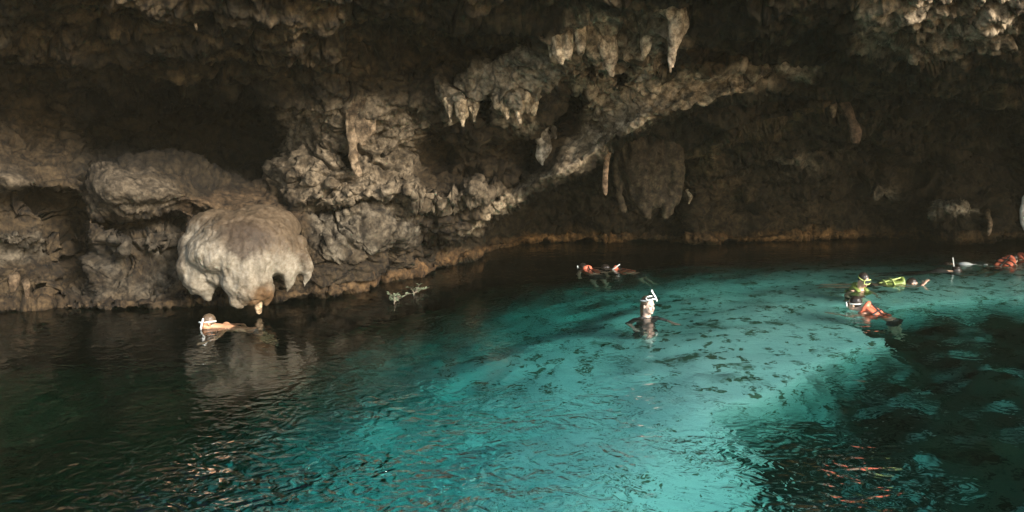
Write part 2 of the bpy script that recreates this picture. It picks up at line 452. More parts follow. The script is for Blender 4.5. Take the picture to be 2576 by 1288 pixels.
disp += strata * rough * sstep(300, 100, PY)
edge = sstep(0, 60, PY + 1500)
fade_w = sstep(-40, 40, above) * 0.75 + 0.25
P = P + Nn * (disp * fade_w)[..., None]

# rock albedo: mineral tones, plus light and shade put into the colour
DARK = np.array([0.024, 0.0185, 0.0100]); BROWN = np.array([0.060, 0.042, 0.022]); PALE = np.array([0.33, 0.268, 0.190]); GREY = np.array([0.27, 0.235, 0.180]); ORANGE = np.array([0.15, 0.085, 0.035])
col = np.ones(P.shape, np.float32) * BROWN
def paint(c, m):
    global col
    m = np.clip(m, 0, 1)[..., None]
    col = col * (1 - m) + np.asarray(c, np.float32) * m
def pg(pts, soft=16): return sstep(-soft, soft, poly_sd(PX + wx * 1.3, PY + wy * 1.3, pts))
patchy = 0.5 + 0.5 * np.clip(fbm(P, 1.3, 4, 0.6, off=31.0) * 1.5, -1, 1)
paint(DARK * 1.5, 0.85 * sstep(330, 200, PY) * (1 - 0.45 * patchy))  # darker towards the roof, broken up in patches
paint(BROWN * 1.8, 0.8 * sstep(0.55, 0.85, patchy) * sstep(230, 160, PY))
paint(DARK, 0.9 * pg([(180, 200), (700, 200), (720, 430), (600, 480), (460, 450), (200, 440)], 40))  # shade of the left hollow put into the rock colour
paint(DARK * 1.5, 0.9 * sstep(-10, 20, sdB) * (1 - 0.45 * patchy))  # alcove shade painted in as a darker tone
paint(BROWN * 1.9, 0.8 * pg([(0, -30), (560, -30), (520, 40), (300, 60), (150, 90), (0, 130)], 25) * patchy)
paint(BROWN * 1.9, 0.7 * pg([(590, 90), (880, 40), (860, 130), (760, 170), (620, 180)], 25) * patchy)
# middle wall and arch: their light put into paler tones
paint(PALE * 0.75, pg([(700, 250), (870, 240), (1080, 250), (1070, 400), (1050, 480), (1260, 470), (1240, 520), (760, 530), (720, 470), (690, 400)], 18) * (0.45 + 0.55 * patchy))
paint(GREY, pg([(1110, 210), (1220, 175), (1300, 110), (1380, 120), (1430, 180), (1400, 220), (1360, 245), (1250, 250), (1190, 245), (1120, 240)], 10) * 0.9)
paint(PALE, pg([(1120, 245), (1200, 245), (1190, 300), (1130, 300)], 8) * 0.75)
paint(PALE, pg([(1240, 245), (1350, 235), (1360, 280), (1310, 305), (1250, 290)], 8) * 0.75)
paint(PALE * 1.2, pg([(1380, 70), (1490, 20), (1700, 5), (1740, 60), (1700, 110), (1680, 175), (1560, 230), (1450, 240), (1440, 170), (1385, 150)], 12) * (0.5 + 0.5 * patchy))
paint(PALE * 1.7, pg([(1480, 250), (1560, 215), (1700, 200), (1960, 160), (2060, 165), (1950, 215), (1800, 250), (1700, 280), (1600, 330), (1530, 360), (1460, 420), (1300, 510), (1190, 590), (1150, 585), (1260, 490), (1400, 430), (1430, 350), (1480, 300)], 12) * (0.55 + 0.45 * patchy))  # arch flank painted paler to make up for lying in shade
paint(GREY * 0.62, pg([(770, 535), (990, 520), (1045, 560), (1040, 600), (930, 600), (850, 640), (780, 620)], 14) * (0.45 + 0.55 * patchy))
paint(BROWN * 0.6, pg([(1060, 520), (1160, 540), (1130, 660), (1060, 680), (1000, 690), (820, 720), (780, 660), (960, 640), (1040, 620)], 18) * 0.8)
paint(PALE, pg([(1400, 20), (1200, -30), (1420, -30), (1340, 30)], 10) * 0.5)
paint(PALE, Z_pit * 0.95)
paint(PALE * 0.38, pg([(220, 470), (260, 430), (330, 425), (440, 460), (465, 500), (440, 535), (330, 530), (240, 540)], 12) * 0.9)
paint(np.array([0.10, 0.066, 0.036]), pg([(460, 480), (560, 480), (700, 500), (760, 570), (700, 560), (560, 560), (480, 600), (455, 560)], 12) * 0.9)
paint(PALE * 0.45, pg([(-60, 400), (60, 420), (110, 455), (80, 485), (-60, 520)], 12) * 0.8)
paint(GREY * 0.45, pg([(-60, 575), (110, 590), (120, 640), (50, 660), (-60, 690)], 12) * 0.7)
paint(GREY * 0.34, pg([(240, 590), (450, 560), (450, 730), (380, 760), (180, 765), (220, 660)], 18) * patchy)  # lower left toned down in colour to dim its sunlight
paint(GREY * 2.0, pg([(2340, 520), (2400, 500), (2450, 520), (2470, 535), (2350, 545)], 6) * 0.9)  # alcove ledges and patches: own tone, lightened to offset deep shade
paint(GREY * 1.6, gauss(PX, PY, 2210, 490, 40, 18) * 0.9 * patchy); paint(GREY * 1.4, gauss(PX, PY, 1990, 405, 56, 24) * 0.9 * patchy)
paint(BROWN * 3, gauss(PX, PY, 1850, 480, 70, 40) * 0.8 * patchy); paint(BROWN * 2.5, pg([(2150, 190), (2300, 190), (2560, 235), (2576, 260), (2330, 240), (2150, 215)], 8) * 0.8 * patchy)
paint(BROWN * 4, gauss(PX, PY, 1780, 400, 34, 18) * 0.9)
paint(BROWN * 2.4, patchy * sstep(120, 20, above) * sstep(1740, 1800, PX) * sstep(2300, 2150, PX) * 0.8)
paint(BROWN * 2.6, pg([(1690, 370), (1900, 330), (2080, 245), (2100, 270), (1950, 330), (1840, 370), (1720, 400)], 10) * 0.8)
# iron-stained tide band
band = sstep(-2, 4, above) * sstep(30, 12, above + wy * 0.5)
bx = np.interp(PX, [0, 60, 160, 500, 800, 900, 1000, 1100, 1260, 1330, 1360, 1550, 1600, 1780, 1800, 2150, 2200, 2576], [.2, .35, .3, .5, .6, .7, .7, 1.0, 1.0, .5, 1, .9, .25, .3, 1, 1, .3, .15])
bx = bx * np.where(PX < 860, 0.5, 1.0)
paint(ORANGE * 1.1, band * bx * (0.45 + 0.55 * patchy))
paint(ORANGE * 2.6, band * bx * (0.4 + 0.6 * patchy) * sstep(1200, 1340, PX))  # alcove stretch of the band, lightened to offset its shade
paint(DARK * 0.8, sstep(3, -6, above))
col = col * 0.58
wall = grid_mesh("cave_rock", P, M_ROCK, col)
tag(wall, kind='structure')

# ------------------------------------------------------------------ pool floor
fx = np.linspace(-40, 40, 401); fy = np.linspace(-14, 34, 301)
FX, FY = np.meshgrid(fx, fy)
FP = np.stack([FX, FY, 0 * FX], -1).astype(np.float32)
n1 = fbm(FP, 0.35, 4, 0.55, off=40.0); n2 = fbm(FP, 1.1, 4, 0.55, off=44.0)
warpx, warpy = FX + 0.4 * n1 + 0.2 * n2, FY + 0.4 * fbm(FP, 0.5, 3, 0.5, off=50)
def under(px, py, dep):
    """floor point seen (bent at the surface) near this pixel"""
    q = WATER(px, py); r = math.hypot(q.x, q.y); k = 1 + 1.0 * dep / r
    return (q.x * k, q.y * k)
bank = poly_sd(warpx, warpy, [under(x, y, 1.5) for x, y in [(400, 2600), (800, 1400), (930, 1150), (1080, 960), (1300, 815), (1560, 705), (1950, 650), (2500, 628), (3200, 635), (3600, 900), (2400, 1600), (2000, 2600)]])
depth = np.interp(bank, [-9, -5.5, -3.0, -1.0, 1.2, 3.5], [-9, -6.5, -4.6, -3.1, -1.7, -1.1])
shadow_shelf = poly_sd(warpx, warpy, [under(x, y, 2.0) for x, y in [(1900, 2600), (1900, 1290), (1830, 1150), (1960, 1070), (2010, 1000), (2130, 950), (2260, 905), (2180, 850), (2110, 802), (2300, 796), (2450, 770), (2700, 762), (3600, 780), (4500, 1500), (3000, 2600)]])
ms = sstep(-0.12, 0.18, shadow_shelf)
depth = depth * (1 - ms) + (-2.3 + 0.5 * n1 + 0.35 * n2) * ms
FP[..., 2] = depth + 0.14 * n1 * (1 - ms) + 0.05 * n2
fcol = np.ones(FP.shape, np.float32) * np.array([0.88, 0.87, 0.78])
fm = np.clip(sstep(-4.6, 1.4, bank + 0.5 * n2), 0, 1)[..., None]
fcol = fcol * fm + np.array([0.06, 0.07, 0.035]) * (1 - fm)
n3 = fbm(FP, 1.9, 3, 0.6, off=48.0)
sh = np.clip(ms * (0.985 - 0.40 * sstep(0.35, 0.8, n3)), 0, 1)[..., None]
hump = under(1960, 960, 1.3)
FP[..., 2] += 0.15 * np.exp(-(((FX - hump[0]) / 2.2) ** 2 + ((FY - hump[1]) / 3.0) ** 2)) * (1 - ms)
fcol = fcol * (1 - sh) + np.array([0.02, 0.025, 0.014]) * sh  # dark rock tone, with the rim's shadow put into the floor colour
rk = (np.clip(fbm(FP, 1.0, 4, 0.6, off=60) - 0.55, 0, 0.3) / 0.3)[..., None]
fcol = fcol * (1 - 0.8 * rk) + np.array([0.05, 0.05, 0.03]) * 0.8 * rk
def silt_mat():
    m, nt, b = new_mat("silt"); N, L = nt.nodes, nt.links
    at = N.new("ShaderNodeAttribute"); at.attribute_name = 'mineral_and_shade'
    tc = N.new("ShaderNodeTexCoord")
    prev = at.outputs['Color']
    for sc_, lo, hi, dk in ((1.6, 0.57, 0.66, (0.22, 0.24, 0.17, 1)), (4.5, 0.565, 0.60, (0.20, 0.21, 0.14, 1))):  # dark patches put into the floor colour to give ripples dark flecks
        n_ = N.new("ShaderNodeTexNoise"); n_.inputs['Scale'].default_value = sc_; n_.inputs['Detail'].default_value = 5; n_.inputs['Roughness'].default_value = 0.6; n_.inputs['Distortion'].default_value = 0.6
        L.new(tc.outputs['Object'], n_.inputs['Vector'])
        r = N.new("ShaderNodeValToRGB"); r.color_ramp.elements[0].position = lo; r.color_ramp.elements[0].color = (1, 1, 1, 1); r.color_ramp.elements[1].position = hi; r.color_ramp.elements[1].color = dk
        L.new(n_.outputs['Fac'], r.inputs['Fac'])
        mx = N.new("ShaderNodeMix"); mx.data_type = 'RGBA'; mx.blend_type = 'MULTIPLY'; mx.inputs[0].default_value = 1.0
        L.new(prev, mx.inputs[6]); L.new(r.outputs['Color'], mx.inputs[7]); prev = mx.outputs[2]
    L.new(prev, b.inputs['Base Color']); b.inputs['Roughness'].default_value = 1.0; b.inputs['Specular IOR Level'].default_value = 0.0
    return m
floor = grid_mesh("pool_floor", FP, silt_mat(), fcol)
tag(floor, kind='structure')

# ------------------------------------------------------------------ water
def water_mat():
    m = bpy.data.materials.new("cenote_water"); m.use_nodes = True
    nt = m.node_tree; N, L = nt.nodes, nt.links
    for n in list(N):
        if n.type != 'OUTPUT_MATERIAL': N.remove(n)
    out = [n for n in N if n.type == 'OUTPUT_MATERIAL'][0]
    tc = N.new("ShaderNodeTexCoord")
    mp = N.new("ShaderNodeMapping"); mp.inputs['Scale'].default_value = (1.0, 1.0, 1.0); mp.inputs['Rotation'].default_value = (0, 0, 0.3)
    L.new(tc.outputs['Object'], mp.inputs['Vector'])
    h = None
    for sc_, det, amp, dist in ((1.1, 1, 0.7, 0.8), (2.7, 1, 0.60, 1.6), (6.0, 1, 0.30, 1.4)):
        t = N.new("ShaderNodeTexNoise"); t.inputs['Scale'].default_value = sc_; t.inputs['Detail'].default_value = det; t.inputs['Distortion'].default_value = dist
        L.new(mp.outputs[0], t.inputs['Vector'])
        mu = N.new("ShaderNodeMath"); mu.operation = 'MULTIPLY'; mu.inputs[1].default_value = amp
        L.new(t.outputs['Fac'], mu.inputs[0])
        if h is None: h = mu
        else:
            ad = N.new("ShaderNodeMath"); ad.operation = 'ADD'; L.new(h.outputs[0], ad.inputs[0]); L.new(mu.outputs[0], ad.inputs[1]); h = ad
    bp = N.new("ShaderNodeBump"); bp.inputs['Strength'].default_value = 1.0; bp.inputs['Distance'].default_value = 0.10
    ds = N.new("ShaderNodeVectorMath"); ds.operation = 'DISTANCE'; ds.inputs[1].default_value = (-0.4, 6.0, 0)
    L.new(tc.outputs['Object'], ds.inputs[0])
    mr = N.new("ShaderNodeMapRange"); mr.inputs['From Min'].default_value = 1.5; mr.inputs['From Max'].default_value = 4.6; mr.inputs['To Min'].default_value = 1.8; mr.inputs['To Max'].default_value = 0.16
    L.new(ds.outputs['Value'], mr.inputs['Value'])
    zc = N.new("ShaderNodeMath"); zc.operation = 'SUBTRACT'; zc.inputs[1].default_value = 0.5 * (0.7 + 0.6 + 0.3); L.new(h.outputs[0], zc.inputs[0])
    am = N.new("ShaderNodeMath"); am.operation = 'MULTIPLY'; L.new(zc.outputs[0], am.inputs[0]); L.new(mr.outputs[0], am.inputs[1])
    pn = N.new("ShaderNodeTexNoise"); pn.inputs['Scale'].default_value = 0.55; pn.inputs['Detail'].default_value = 2; L.new(tc.outputs['Object'], pn.inputs['Vector'])
    pr = N.new("ShaderNodeMapRange"); pr.inputs['From Min'].default_value = 0.38; pr.inputs['From Max'].default_value = 0.62; pr.inputs['To Min'].default_value = 0.3; pr.inputs['To Max'].default_value = 1.5
    L.new(pn.outputs['Fac'], pr.inputs['Value'])
    a2 = N.new("ShaderNodeMath"); a2.operation = 'MULTIPLY'; L.new(am.outputs[0], a2.inputs[0]); L.new(pr.outputs[0], a2.inputs[1])
    L.new(a2.outputs[0], bp.inputs['Height'])
    gl = N.new("ShaderNodeBsdfGlossy"); gl.inputs['Roughness'].default_value = 0.02
    rf = N.new("ShaderNodeBsdfRefraction"); rf.inputs['IOR'].default_value = 1.33; rf.inputs['Roughness'].default_value = 0.0
    tr = N.new("ShaderNodeBsdfTransparent")
    mt = N.new("ShaderNodeMixShader"); mt.inputs[0].default_value = TRANS
    L.new(rf.outputs[0], mt.inputs[1]); L.new(tr.outputs[0], mt.inputs[2])
    fr = N.new("ShaderNodeFresnel"); fr.inputs['IOR'].default_value = 1.33
    for s_ in (gl, rf, fr): L.new(bp.outputs['Normal'], s_.inputs['Normal'])
    mx = N.new("ShaderNodeMixShader")
    L.new(fr.outputs[0], mx.inputs[0]); L.new(mt.outputs[0], mx.inputs[1]); L.new(gl.outputs[0], mx.inputs[2])
    L.new(mx.outputs[0], out.inputs['Surface'])
    va = N.new("ShaderNodeVolumeAbsorption"); va.inputs['Color'].default_value = (0.15, 0.91, 0.89, 1); va.inputs['Density'].default_value = 0.45
    L.new(va.outputs[0], out.inputs['Volume'])
    return m
TRANS = 0.0
wx0, wx1, wy0, wy1, wz = -39, 39, -13, 33, -13.0
vs = [(wx0, wy0, wz), (wx1, wy0, wz), (wx1, wy1, wz), (wx0, wy1, wz), (wx0, wy0, 0), (wx1, wy0, 0), (wx1, wy1, 0), (wx0, wy1, 0)]
fs = [(3, 2, 1, 0), (4, 5, 6, 7), (0, 1, 5, 4), (1, 2, 6, 5), (2, 3, 7, 6), (3, 0, 4, 7)]
water = obj_from("water", vs, fs, water_mat(), smooth=False)
tag(water, kind='structure')

# ------------------------------------------------------------------ hanging rock formations
def pix(co):
    """picture coordinates of world points, used to lay out mineral stains"""
    x, y, z = co[:, 0], co[:, 1], co[:, 2] - CAMZ
    f_ = y * cp - z * sp; u_ = y * sp + z * cp
    return 1288 + F * x / f_, 644 - F * u_ / f_

def wdepth(px, py):
    i = int(np.clip(np.searchsorted(gy, py), 0, len(gy) - 1)); j = int(np.clip(np.searchsorted(gx, px), 0, len(gx) - 1))
    return float(P[i, j, 1])

def drip_noise(amp, off=0.0, s=(1, 1, 0.35), f=6.0):
    return lambda co: (amp * fbm(co, f, 4, 0.55, off=off, s=s)).astype(np.float32)

def drip_col(base, tip=None, dark=(0.03, 0.022, 0.014), zt=None, off=0.0, amount=0.5):
    base = np.array(base); tip = np.array(tip if tip is not None else base)
    def f(co):
        n = len(co); z = co[:, 2]; t = (z - z.min()) / (z.max() - z.min() + 1e-6)
        c = base * t[:, None] + tip * (1 - t[:, None])
        m = np.clip(fbm(co, 2.6, 4, 0.65, off=off, s=(1, 1, 0.5)) * 1.3 + 0.15, 0, 1)[:, None] * amount
        return c * (1 - m) + np.array(dark) * m
    return f

def stalactite(name, strands, label, mat=None, base=(0.38, 0.31, 0.22), tip=None, dd=-0.1, depth=None, amp=0.03, voxel=0.025,
               cat='stalactite', group=None, off=0.0, amount=0.5, flat=0.8, sm=2):
    """strands: lists of (px, py, radius in picture pixels), from the rock down to the tip"""
    mb = MB(); allp = []
    for st in strands:
        pts = []; rr = []
        x0, y0, r0 = st[0]
        if depth is None: dmin = min(wdepth(x, y) for q in strands for x, y, r in q)
        if len(st) > 1: st = [(x0, y0 - r0 * 0.5, r0 * 1.25)] + st
        for k, (x, y, r) in enumerate(st):
            d = (depth if depth is not None else dmin) + dd
            if k == 0: d += 0.22
            p = W(x, y, d); pts.append(p); rr.append(r * d / F)
        if len(pts) > 1: mb.tube(pts, rr, seg=14, flat=flat, up=(0, 1, 0))
        else: mb.ell(pts[0], (rr[0], rr[0] * 0.8, rr[0]))
        allp += pts
    top = allp[0].copy()
    o = mb.build(name, mat or M_DRIP, voxel=voxel, smooth_it=sm, origin=top, noise=drip_noise(amp, off), col=drip_col(base, tip, off=off, amount=amount))
    return tag(o, label, cat, group)

PALEC = (0.18, 0.14, 0.095); GREYC = (0.2, 0.185, 0.155); BRN = (0.07, 0.05, 0.03); DRK = (0.026, 0.019, 0.011); ORG = (0.24, 0.12, 0.05)
G1 = 'stalactites hanging from the roof above the arch'
stalactite('stalactite', [[(1690, 8, 34), (1702, 45, 28), (1703, 80, 20), (1697, 115, 12), (1690, 150, 8), (1683, 182, 3)], [(1722, 20, 16), (1725, 55, 12), (1716, 90, 6)]],
           'longest pale stalactite, tapering to a crooked point at the top centre of the cave', dd=0.02, group=G1, off=1, amp=0.06, amount=0.5, tip=(0.34, 0.27, 0.2))
stalactite('stalactite', [[(1512, 80, 26), (1522, 120, 24), (1532, 155, 15), (1537, 188, 5)], [(1545, 85, 12), (1548, 120, 12), (1545, 160, 6)]],
           'pale cone shaped stalactite with a sharp white tip above the blunt column', dd=0.02, group=G1, off=2, amp=0.055, amount=0.5, tip=(0.34, 0.27, 0.2))
stalactite('stalactite', [[(1480, 160, 20), (1487, 185, 24), (1490, 215, 23), (1488, 236, 17)], [(1504, 180, 10), (1506, 225, 9)]],
           'blunt fluted brown column stub below the pale cone stalactite', dd=0.02, group=G1, off=3, amount=0.4, base=BRN, tip=PALEC)
stalactite('stalactite', [[(1632, 60, 20), (1630, 95, 19), (1622, 130, 14), (1616, 150, 7)]],
           'rough pale stub of rock between the cone stalactite and the longest one', dd=0.02, group=G1, off=4, amp=0.04, amount=0.4)
stalactite('stalactite', [[(1396, 70, 18), (1399, 100, 17), (1404, 130, 13), (1412, 158, 8)], [(1424, 80, 18), (1428, 110, 14), (1430, 145, 8)]],
           'short rough stalactite at the left end of the row above the arch', dd=0.02, group=G1, off=5, amp=0.04, amount=0.4)
stalactite('stalactite', [[(1383, 88, 5), (1382, 115, 5), (1385, 145, 3)]], 'thin brown strand hanging left of the short rough stalactite', dd=0.02, group=G1, off=6, amount=0.6, voxel=0.012, amp=0.01)
stalactite('stalactite', [[(1455, 60, 20), (1460, 95, 16), (1462, 128, 8)]], 'small knobbly stalactite between the left end and the pale cone', dd=0.02, group=G1, off=7, amp=0.04, amount=0.4)
stalactite('stalactite', [[(1568, 120, 5), (1571, 145, 6), (1570, 172, 3)]], 'small orange brown stalactite inside the dark gap above the arch', dd=-0.1, group=G1, off=8, base=(.3, .14, .05), voxel=0.012, amp=0.01, amount=0.3)
stalactite('rock_knob', [[(1612, 178, 16), (1630, 186, 15)], [(1608, 198, 10), (1600, 205, 7)]], 'grey rounded knob of rock sitting on the arch under the long stalactite', dd=0.02, group=None, off=9, base=GREYC, tip=GREYC, amount=0.35, cat='rock', amp=0.03)
r_ = random.Random(11)
for k, (x, y) in enumerate([(1415, 150), (1440, 120), (1447, 165), (1475, 128), (1500, 150), (1560, 95), (1580, 100), (1596, 128), (1608, 92), (1645, 150), (1655, 118), (1664, 90), (1730, 95), (1742, 70), (1545, 200), (1512, 215)]):
    h_ = r_.uniform(16, 38); w_ = r_.uniform(4, 8)
    stalactite('small_drip', [[(x, y - 6, w_), (x + r_.uniform(-3, 3), y + h_ * 0.5, w_ * 0.75), (x + r_.uniform(-5, 5), y + h_, 1.8)]],
               'small drip of rock in the cluster between the large stalactites above the arch', dd=0.03, group='small drips above the arch', off=100 + k, base=BRN, tip=PALEC, amount=0.5, amp=0.02, voxel=0.014)
G2 = 'drapery stalactites along the grey ceiling patch'
for k, (st, lb) in enumerate([
    ([[(1128, 250, 13), (1130, 280, 11), (1134, 305, 5)]], 'left of the three stubby drips at the left of the grey ceiling patch'),
    ([[(1157, 250, 15), (1159, 285, 13), (1164, 318, 5)]], 'longest, middle one of three stubby drips at the left of the grey patch'),
    ([[(1187, 250, 13), (1191, 280, 11), (1192, 303, 5)]], 'right of the three stubby drips at the left of the grey ceiling patch'),
    ([[(1250, 250, 11), (1248, 268, 9)], [(1270, 250, 15), (1272, 275, 14), (1276, 292, 7)]], 'rounded double drip right of the dark hole under the grey ceiling patch'),
    ([[(1302, 248, 17), (1305, 280, 14), (1309, 306, 4)], [(1322, 246, 14), (1325, 278, 9)]], 'pointed fluted drip in the middle of the right drapery under the grey ceiling patch'),
    ([[(1347, 238, 14), (1350, 262, 11), (1344, 284, 5)]], 'short drip at the right end under the grey ceiling patch')]):
    stalactite('stalactite', st, lb, dd=0.02, group=G2, off=20 + k, amp=0.07, amount=0.6, voxel=0.02)
stalactite('drapery', [[(882, 250, 12), (884, 300, 13), (884, 350, 12), (890, 400, 13), (905, 440, 7)], [(905, 255, 16), (908, 310, 14), (912, 360, 10)], [(928, 290, 14), (926, 325, 17), (922, 348, 8)]],
           'tall fluted flowstone curtain with a bulging lower edge beside the long black crack', dd=0.1, off=31, base=(.13,.095,.06), tip=(.2,.15,.1), amp=0.05, amount=0.5, cat='rock formation')
stalactite('stalactite', [[(1366, 322, 12), (1360, 340, 16), (1356, 352, 10)], [(1374, 345, 12), (1374, 370, 17), (1366, 396, 14), (1366, 415, 3)], [(1356, 372, 6), (1354, 392, 8), (1358, 405, 4)], [(1392, 325, 7), (1396, 345, 5)]],
           'bright grey white leaf shaped stalactite hanging alone in front of the arch', dd=0.02, off=33, base=(0.20, 0.18, 0.15), tip=(0.33, 0.30, 0.25), amount=0.5, amp=0.03, mat=M_DRIP, voxel=0.016, flat=0.7)
stalactite('stalactite', [[(1530, 372, 11), (1526, 400, 8), (1523, 440, 7.5), (1522, 470, 7), (1524, 488, 4)]],
           'slender straight brown stalactite hanging below the right flank of the arch', depth=16.0, dd=0, off=35, base=(.10, .06, .03), tip=(.26, .18, .12), amount=0.2, amp=0.012, voxel=0.014)
stalactite('drapery', [[(1612, 300, 34), (1600, 350, 40), (1600, 420, 44), (1612, 480, 36), (1628, 530, 18), (1634, 548, 6)], [(1668, 305, 26), (1690, 370, 28), (1696, 430, 30), (1690, 490, 26), (1678, 530, 14), (1672, 552, 4)], [(1560, 340, 14), (1553, 420, 12), (1556, 490, 9), (1568, 530, 4)], [(1640, 330, 34), (1645, 400, 36), (1648, 460, 32), (1652, 510, 14)], [(1625, 300, 40), (1660, 310, 34)]],
           'huge dark bulbous drapery with two hanging lobes in the black hollow behind the arch', depth=18.0, dd=0, off=37, base=DRK, tip=(.06, .045, .027), amount=0.4, amp=0.06, voxel=0.04, cat='rock formation')
stalactite('stalactite', [[(2112, 240, 18), (2128, 268, 13), (2142, 300, 11), (2152, 330, 15), (2151, 350, 12)]],
           'dark teardrop shaped stalactite with a swollen rounded tip on the right', dd=0.0, off=39, base=DRK, tip=(.12, .08, .055), amount=0.35, amp=0.02, voxel=0.02)
stalactite('stalactite', [[(2090, 245, 14), (2095, 270, 10), (2097, 292, 5)], [(2114, 255, 8), (2116, 285, 4)]], 'small dark drips just left of the teardrop stalactite', dd=0.0, off=41, base=DRK, tip=(.12, .09, .06), amount=0.3)
stalactite('stalactite', [[(2580, 500, 9), (2573, 530, 8), (2574, 560, 7), (2580, 580, 4)]], 'bright white stalactite at the far right edge just above the water', dd=0.0, off=43, base=(.6, .6, .57), tip=(.6, .6, .57), amount=0.1, amp=0.015, mat=M_FLOW, voxel=0.02)
stalactite('stalactite', [[(2484, 535, 7), (2491, 560, 7), (2490, 580, 6), (2486, 592, 3)]], 'tan curved stalactite near the water, left of the bright white one', dd=0.0, off=45, base=BRN, tip=(.3, .22, .15), amount=0.2, amp=0.015)
stalactite('stalactite', [[(1728, 478, 5), (1738, 494, 7), (1733, 512, 3)]], 'small curved pale stalactite right of the huge dark drapery', dd=0.0, off=47, base=(.3, .25, .18), amount=0.2, voxel=0.015, amp=0.01)
G3 = 'stalactites reaching down to the water at the left'
for k, (st, lb, b) in enumerate([
    ([[(35, 700, 16), (38, 735, 12), (43, 778, 3)]], 'brown stalactite touching the water near the left edge', (.2, .14, .09)),
    ([[(66, 715, 9), (68, 740, 6), (69, 764, 2)]], 'thin brown drip right of the one touching the water', (.2, .14, .09)),
    ([[(108, 735, 11), (112, 760, 9), (116, 788, 2)]], 'orange pointed stalactite tip dipping into the water at left', ORG),
    ([[(142, 735, 14), (150, 762, 12), (151, 786, 4)]], 'blunt orange stalactite tip beside the pointed orange one', ORG)]):
    stalactite('stalactite', st, lb, dd=0.02, group=G3, off=50 + k, base=BRN, tip=b, amount=0.25, amp=0.02, voxel=0.018)
G4 = 'tiny drips on the dark ceiling at the left'
for k, (x, y, h_, lb) in enumerate([(412, 252, 20, 'tiny pale drip leftmost on the edge of the dark left hollow'), (430, 250, 12, 'shortest tiny drip on the edge of the dark left hollow'),
                               (462, 252, 16, 'tiny drip in the middle of the edge of the dark left hollow'), (501, 256, 14, 'tiny drip rightmost on the edge of the dark left hollow'),
                               (492, 62, 16, 'tiny white drip high on the left part of the cave roof')]):
    stalactite('stalactite', [[(x, y, 4.5), (x + 2, y + h_ * 0.5, 3.5), (x + 3, y + h_, 1.5)]], lb, dd=0.0, group=G4, off=60 + k, base=PALEC, amount=0.1, voxel=0.01, amp=0.005)

# the great pale dome with lobes
def dome():
    s_ = 13.5 / F
    mb = MB()
    def e(x, y, d, rx, ry, rz, tilt=0.0): mb.ell(W(x, y, d), (rx * s_, ry * s_, rz * s_), rot=Matrix.Rotation(tilt, 3, 'Y'), seg=28, rings=18)
    e(618, 612, 13.62, 128, 100, 84); e(590, 632, 13.50, 122, 100, 66); e(690, 630, 13.66, 70, 80, 66, 0.3); e(505, 668, 13.62, 54, 62, 56, -0.2)
    e(655, 575, 13.95, 102, 95, 62); e(552, 580, 14.05, 84, 66, 58); e(495, 640, 13.95, 46, 60, 66, -0.2)
    e(553, 688, 13.5, 36, 55, 30); e(704, 665, 13.55, 26, 50, 30)
    e(748, 618, 13.8, 26, 34, 30, 0.3); e(757, 650, 13.75, 22, 30, 26)
    def t(st, d):
        mb.tube([W(x, y, d) for x, y, r in st], [r * s_ for x, y, r in st], seg=22, flat=0.72, up=(0, 1, 0))
    t([(500, 660, 56), (504, 700, 50), (516, 728, 34), (520, 745, 16)], 13.45)
    t([(472, 668, 26), (474, 700, 24), (488, 728, 12)], 13.62)
    t([(618, 650, 72), (620, 695, 66), (607, 728, 52), (598, 754, 24)], 13.25)
    t([(655, 700, 36), (654, 735, 28), (640, 760, 12)], 13.25); t([(668, 715, 22), (668, 745, 16), (668, 762, 8)], 13.36)
    t([(722, 640, 32), (726, 680, 29), (726, 708, 17), (722, 732, 4)], 13.5)
    t([(764, 650, 22), (771, 676, 18), (771, 700, 11), (765, 722, 3)], 13.55)
    def rib(co):
        x, y = pix(co); th = np.arctan2(x - 618, y - 480)
        return 0.016 * np.cos(th * 26 + 2.0 * fbm(co, 1.5, 2, 0.5, off=79.0)) * sstep(560, 680, y)
    def col(co):
        x, y = pix(co)
        n = fbm(co, 5.0, 5, 0.7, off=70.0); g = fbm(co, 30.0, 2, 0.8, off=72.0)
        white = np.array([0.19, 0.17, 0.135]); tan = np.array([0.078, 0.057, 0.036]); dk = np.array([0.035, 0.024, 0.015]); rust = np.array([0.105, 0.062, 0.030])
        m = sstep(575, 660, y + 26 * n + 26 * g + (x - 620) * -0.30)[:, None]
        c = tan * (1 - m) + white * m
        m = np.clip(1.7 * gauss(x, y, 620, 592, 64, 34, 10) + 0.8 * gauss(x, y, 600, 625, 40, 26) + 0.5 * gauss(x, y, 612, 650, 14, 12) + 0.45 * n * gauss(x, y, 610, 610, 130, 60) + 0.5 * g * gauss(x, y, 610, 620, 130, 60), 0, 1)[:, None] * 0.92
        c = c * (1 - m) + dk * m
        m = np.clip(1.1 * gauss(x, y, 665, 745, 40, 32) + 0.5 * gauss(x, y, 640, 765, 50, 16) + 0.35 * n * gauss(x, y, 650, 740, 60, 40), 0, 1)[:, None]
        c = c * (1 - m) + rust * m
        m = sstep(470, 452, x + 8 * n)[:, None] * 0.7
        return c * (1 - m) + dk * m
    o = mb.build('flowstone_dome', M_FLOW, voxel=0.026, smooth_it=2, origin=W(615, 560, 14.2), noise=lambda co: (rib(co) + 0.010 * fbm(co, 3.5, 4, 0.55, off=75.0) + 0.018 * fbm(co, 9, 3, 0.6, off=76.0, s=(1, 1, .22)) - 0.02 * np.exp(-(np.abs(fbm(co, 2.2, 2, 0.5, off=78.0, s=(1, 1, .5))) / 0.03) ** 2)).astype(np.float32), col=col)
    tag(o, 'huge pale bulbous flowstone dome with scalloped lobes hanging over the water', 'rock formation')
dome()
